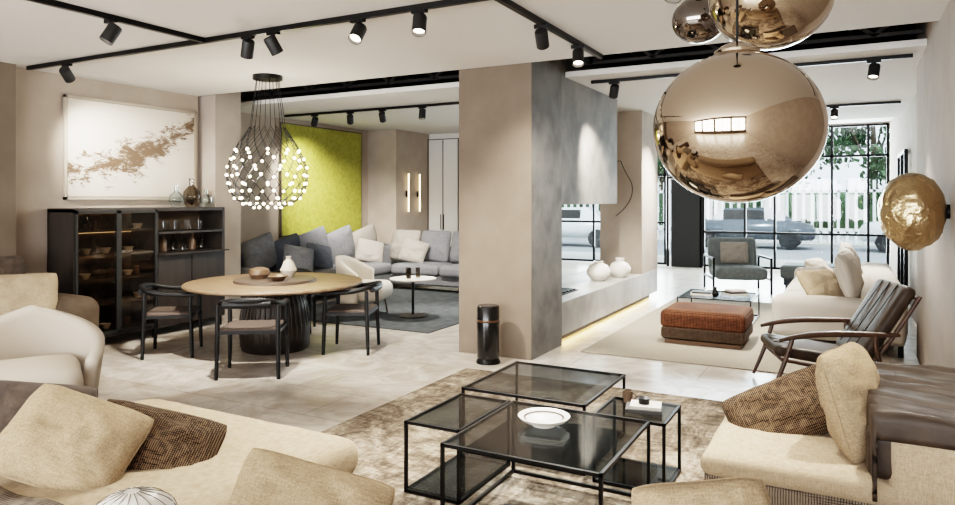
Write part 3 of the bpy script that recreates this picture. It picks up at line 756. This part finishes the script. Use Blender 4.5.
ot = root('woven_ottoman', (-1.42, 8.15, .014))
rounded('cushion', ot, (0, 0, .27), (.9, .78, .2), .06, M['rust'], .015)
rounded('body', ot, (0, 0, .12), (.88, .76, .14), .04, M['rustdk'])
box('plinth', ot, (0, 0, .02), (.8, .68, .04), M['brass'])

lt2 = frame_table('low_coffee_table', -2.0, -1.1, 9.3, 10.2, .33, None)
for i, (x, y) in enumerate(((-1.75, 9.6), (-1.35, 9.8))):
    b_ = root('book_stack', (x, y, .335), 10+i*30)
    for k in range(2+i): box('book_%d' % k, b_, (0, 0, .012+k*.024), (.28-k*.03, .21-k*.02, .022), M[('paper', 'paperdk', 'white')[k]], .002)
vb = root('flower_vase', (-1.55, 9.45, .335)); lathe('body', vb, [(0, 0), (.03, 0), (.045, .05), (.02, .1), (.025, .13), (0, .12)], M['black'], seg=24)

ga = root('grey_armchair', (-1.75, 12.9, 0), 200)
rb('seat', -.42, .42, -.35, .42, .24, .44, .07, M['teal'], ga, .02)
rounded('back', ga, (0, -.4, .62), (.84, .16, .6), .07, M['teal'], 0, (12, 0, 0))
pillow('cushion', ga, (0, -.22, .66), .5, .4, .15, M['greylt'], (14, 0, 0))
for sx in (-.47, .47):
    bars('arm_frame_%.0f' % (sx*10), ga, [((sx, .4, .02), (sx, .4, .6)), ((sx, -.45, .02), (sx, -.45, .6)), ((sx, -.45, .6), (sx, .4, .6)), ((sx, -.45, .25), (sx, .4, .25))], .035, M['black'])
tl = root('grey_daybed')
rb('seat', -1.1, .3, 13.4, 14.2, .2, .44, .06, M['teal'], tl, .02); rb('base', -1.05, .25, 13.45, 14.15, .08, .22, .03, M['greydk'], tl)
for i, (x, y) in enumerate(((-1, 13.5), (.2, 13.5), (-1, 14.1), (.2, 14.1))): box('foot_%d' % i, tl, (x, y, .045), (.04, .04, .09), M['black'])

for i, (x, y, r) in enumerate(((-3.12, 9.42, .17), (-2.98, 9.98, .16))):
    v = root('round_white_vase', (x, y, .47))
    lathe('body', v, [(0, 0), (r*.5, 0), (r*.95, r*.45), (r, r*.8), (r*.75, r*1.25), (r*.35, r*1.45), (r*.4, r*(1.6 if i == 0 else 1.75)), (r*.34, r*(1.6 if i == 0 else 1.75)), (r*.3, r*1.45), (0, r*1.2)], M['ceramic'])

sp = root('black_marble_speaker', (-3.14, 6.08, 0))
lathe('body', sp, [(0, .05), (.105, .05), (.11, .06), (.11, .55), (.1, .565), (0, .565)], M['marble']); lathe('base', sp, [(0, 0), (.12, 0), (.12, .02), (.1, .05), (0, .05)], M['black'])
lathe('top_ring', sp, [(.105, .40), (.113, .41), (.113, .425), (.105, .435)], M['brass'])

# ------------------------------------------------------------------ mirrored globes
def globe(name, x, y, z, r, m, cord=CH, sq=.87):
    g = root(name, (x, y, z)); prof = []
    prof.append((.001*r, -sq*r))
    for k in range(1, 40):
        a = math.pi*k/40-math.pi/2
        prof.append((r*math.cos(a), r*math.sin(a)*sq))
    prof = [p for p in prof if not (p[1] > 0 and p[0] < .3*r)]
    zt = prof[-1][1]
    prof += [(.27*r, zt+.03*r), (.27*r, zt+.06*r), (.2*r, zt+.12*r), (.08*r, zt+.17*r), (.02*r, zt+.2*r), (0, zt+.2*r)]
    lathe('mirrored_shell', g, prof, m, seg=96)
    tube('cord', g, [(0, 0, zt+.18*r), (0, 0, cord-z)], .004, M['black'])
    cyl('ceiling_rose', g, (0, 0, cord-z-.03), .06, .03, M['black'])
globe('mirror_globe_pendant', -.29, 2.14, 1.81, .238, M['mirror'], sq=.92)
globe('mirror_globe_pendant.001', -.28, 2.98, 2.41, .235, M['mirror'], sq=.9)
globe('mirror_globe_pendant.002', -.66, 3.55, 2.49, .13, M['mirror2'])

gw = root('gold_wall_lamp', (.38, 5.72, 1.52))
me = bpy.data.meshes.new('hammered_shell'); bm = bmesh.new(); bmesh.ops.create_icosphere(bm, subdivisions=5, radius=1)
for v in bm.verts:
    n_ = noise.noise(v.co*3.2)*.045+noise.noise(v.co*7)*.02
    v.co = Vector((v.co.x*.205, v.co.y*.23, v.co.z*.27))*(1+n_)
bm.to_mesh(me); bm.free(); finish('hammered_shell', me, gw, M['gold'], True)
cyl('mount', gw, (.12, 0, 0), .05, .1, M['black'], rot=(0, 90, 0))

# ------------------------------------------------------------------ tracks and spots
tk = root('ceiling_track_rail')
bars('rails', tk, [((-7.4, 4.1, CH-.02), (1.6, 4.1, CH-.02)), ((-4.82, .5, CH-.02), (-4.82, 4.1, CH-.02)), ((-2.07, 4.1, CH-.02), (-2.07, 6.3, CH-.02))], .04, M['black'])
tk2 = root('ceiling_track_rail.001')
bars('rails', tk2, [((-8.0, 8.4, CH-.02), (-4.0, 8.4, CH-.02)), ((-2.6, 7.65, CH-.02), (.5, 7.65, CH-.02)), ((-2.7, 11.2, CH-.02), (.6, 11.2, CH-.02))], .035, M['black'])
def spot(x, y, aim, power=0, z=CH-.04, s=1.0, ang=70):
    g = root('track_spotlight', (x, y, z))
    d = (Vector(aim)-Vector((x, y, z-.12))).normalized()
    q = d.to_track_quat('Z', 'Y').to_euler(); rd = tuple(math.degrees(a) for a in q)
    cyl('stem', g, (0, 0, -.07), .012, .07, M['black'], seg=12); box('adapter', g, (0, 0, -.005), (.12, .035, .03), M['black'])
    ce_ = Vector((0, 0, -.10))
    st_ = ce_-d*.07*s
    lathe('can', g, [(0, 0), (.045*s, 0), (.05*s, .01*s), (.05*s, .14*s), (.046*s, .14*s), (.042*s, .115*s)], M['blackmatte'], st_, rd, seg=24)
    lathe('lens', g, [(0, .112*s), (.042*s, .114*s)], M['lens'], st_, rd, seg=24)
    if power:
        l = bpy.data.lights.new('spot_beam', 'SPOT'); l.energy = power; l.spot_size = math.radians(ang); l.spot_blend = 1; l.shadow_soft_size = .04; l.color = (1, .95, .88)
        lo = bpy.data.objects.new('spot_beam', l); COL.objects.link(lo); lo.parent = g
        lo.location = ce_+d*.09*s; lo.rotation_euler = (-d).to_track_quat('Z', 'Y').to_euler()
P1 = 560
spot(-6.76, 4.1, (-7.6, 5.4, 1.8), P1*.5)
spot(-4.32, 4.1, (-5.6, 4.9, .5), P1*1.1)
spot(-4.04, 4.1, (-3.6, 5.9, .2), P1*.9)
spot(-3.2, 4.1, (-3.0, 2.2, .4), P1*.5)
spot(-2.66, 4.1, (-2.2, 3.0, .0), P1*.6)
spot(-4.82, 3.25, (-5.4, 1.9, .2), P1*.4)
spot(-4.82, 1.6, (-3.8, 1.6, .4), P1*.2)
spot(-2.07, 5.7, (-1.6, 4.4, .0), P1*1.0)
spot(-2.07, 4.9, (-2.6, 7.0, 1.0), P1*.7)
spot(-.9, 4.1, (-1.2, 3.2, .0), P1*.8)
spot(.4, 4.1, (.1, 3.7, .4), P1*.45)
spot(-2.35, 7.65, (-2.8, 8.4, 1.6), P1*.9)
spot(-1.4, 7.65, (-1.4, 8.5, .3), P1*.9)
spot(.2, 7.65, (-.1, 6.7, .4), P1*.7)
spot(-.2, 11.2, (-.2, 9.8, .4), P1)
spot(-1.8, 11.2, (-3.0, 10.6, 1.2), P1)
for x, a in ((-7.4, (-8.4, 9.2, 1.8)), (-6.7, (-8.0, 10.2, .8)), (-6.1, (-7.0, 10.4, .4)), (-5.4, (-5.3, 8.0, .5)), (-4.6, (-5.5, 9.5, .2))): spot(x, 8.4, a, P1*.7)

def area(name, x, y, z, sx, sy, e, col=(1, .93, .84), rot=(0, 0, 0)):
    l = bpy.data.lights.new(name, 'AREA'); l.shape = 'RECTANGLE'; l.size = sx; l.size_y = sy; l.energy = e; l.color = col
    o = bpy.data.objects.new(name, l); COL.objects.link(o); o.location = (x, y, z); o.rotation_euler = tuple(math.radians(a) for a in rot)
area('back_fill_light', -2.8, -4.6, 1.6, 9.4, 2.1, 1000, (.97, .98, 1), (90, 0, 0))  # added fill lamp behind the camera, brightens the room through the unseen back wall
area('daylight_facade', -2.5, 17.3, 1.8, 7.5, 2.8, 1200, (.88, .95, 1), (-90, 0, 0))
l = bpy.data.lights.new('pendant_glow', 'POINT'); l.energy = 50; l.shadow_soft_size = .1; l.color = (1, .9, .75)
o = bpy.data.objects.new('pendant_glow', l); COL.objects.link(o); o.location = (-5.66, 5.66, 1.8)

# ------------------------------------------------------------------ world
w = bpy.data.worlds.new('World'); S.world = w; w.use_nodes = True
bg = w.node_tree.nodes['Background']; bg.inputs[0].default_value = (.80, .90, 1, 1); bg.inputs[1].default_value = 2.2
su = bpy.data.lights.new('sun', 'SUN'); su.energy = 2; su.angle = .05; so = bpy.data.objects.new('sun', su); COL.objects.link(so); so.rotation_euler = (math.radians(35), 0, math.radians(20)); so.location = (0, 22, 15)

# ------------------------------------------------------------------ camera
cd = bpy.data.cameras.new('camera'); cam = bpy.data.objects.new('camera', cd); COL.objects.link(cam)
cam.location = (0, 0, 1.6); cam.rotation_euler = (math.radians(90), 0, math.radians(28.2))
cd.sensor_width = 36; cd.lens = 36*695/955; cd.shift_y = -52.5/955; cd.clip_start = .05
S.camera = cam
try:
    S.view_settings.view_transform = 'Filmic'; S.view_settings.look = 'High Contrast'
except Exception: pass
S.view_settings.exposure = .4
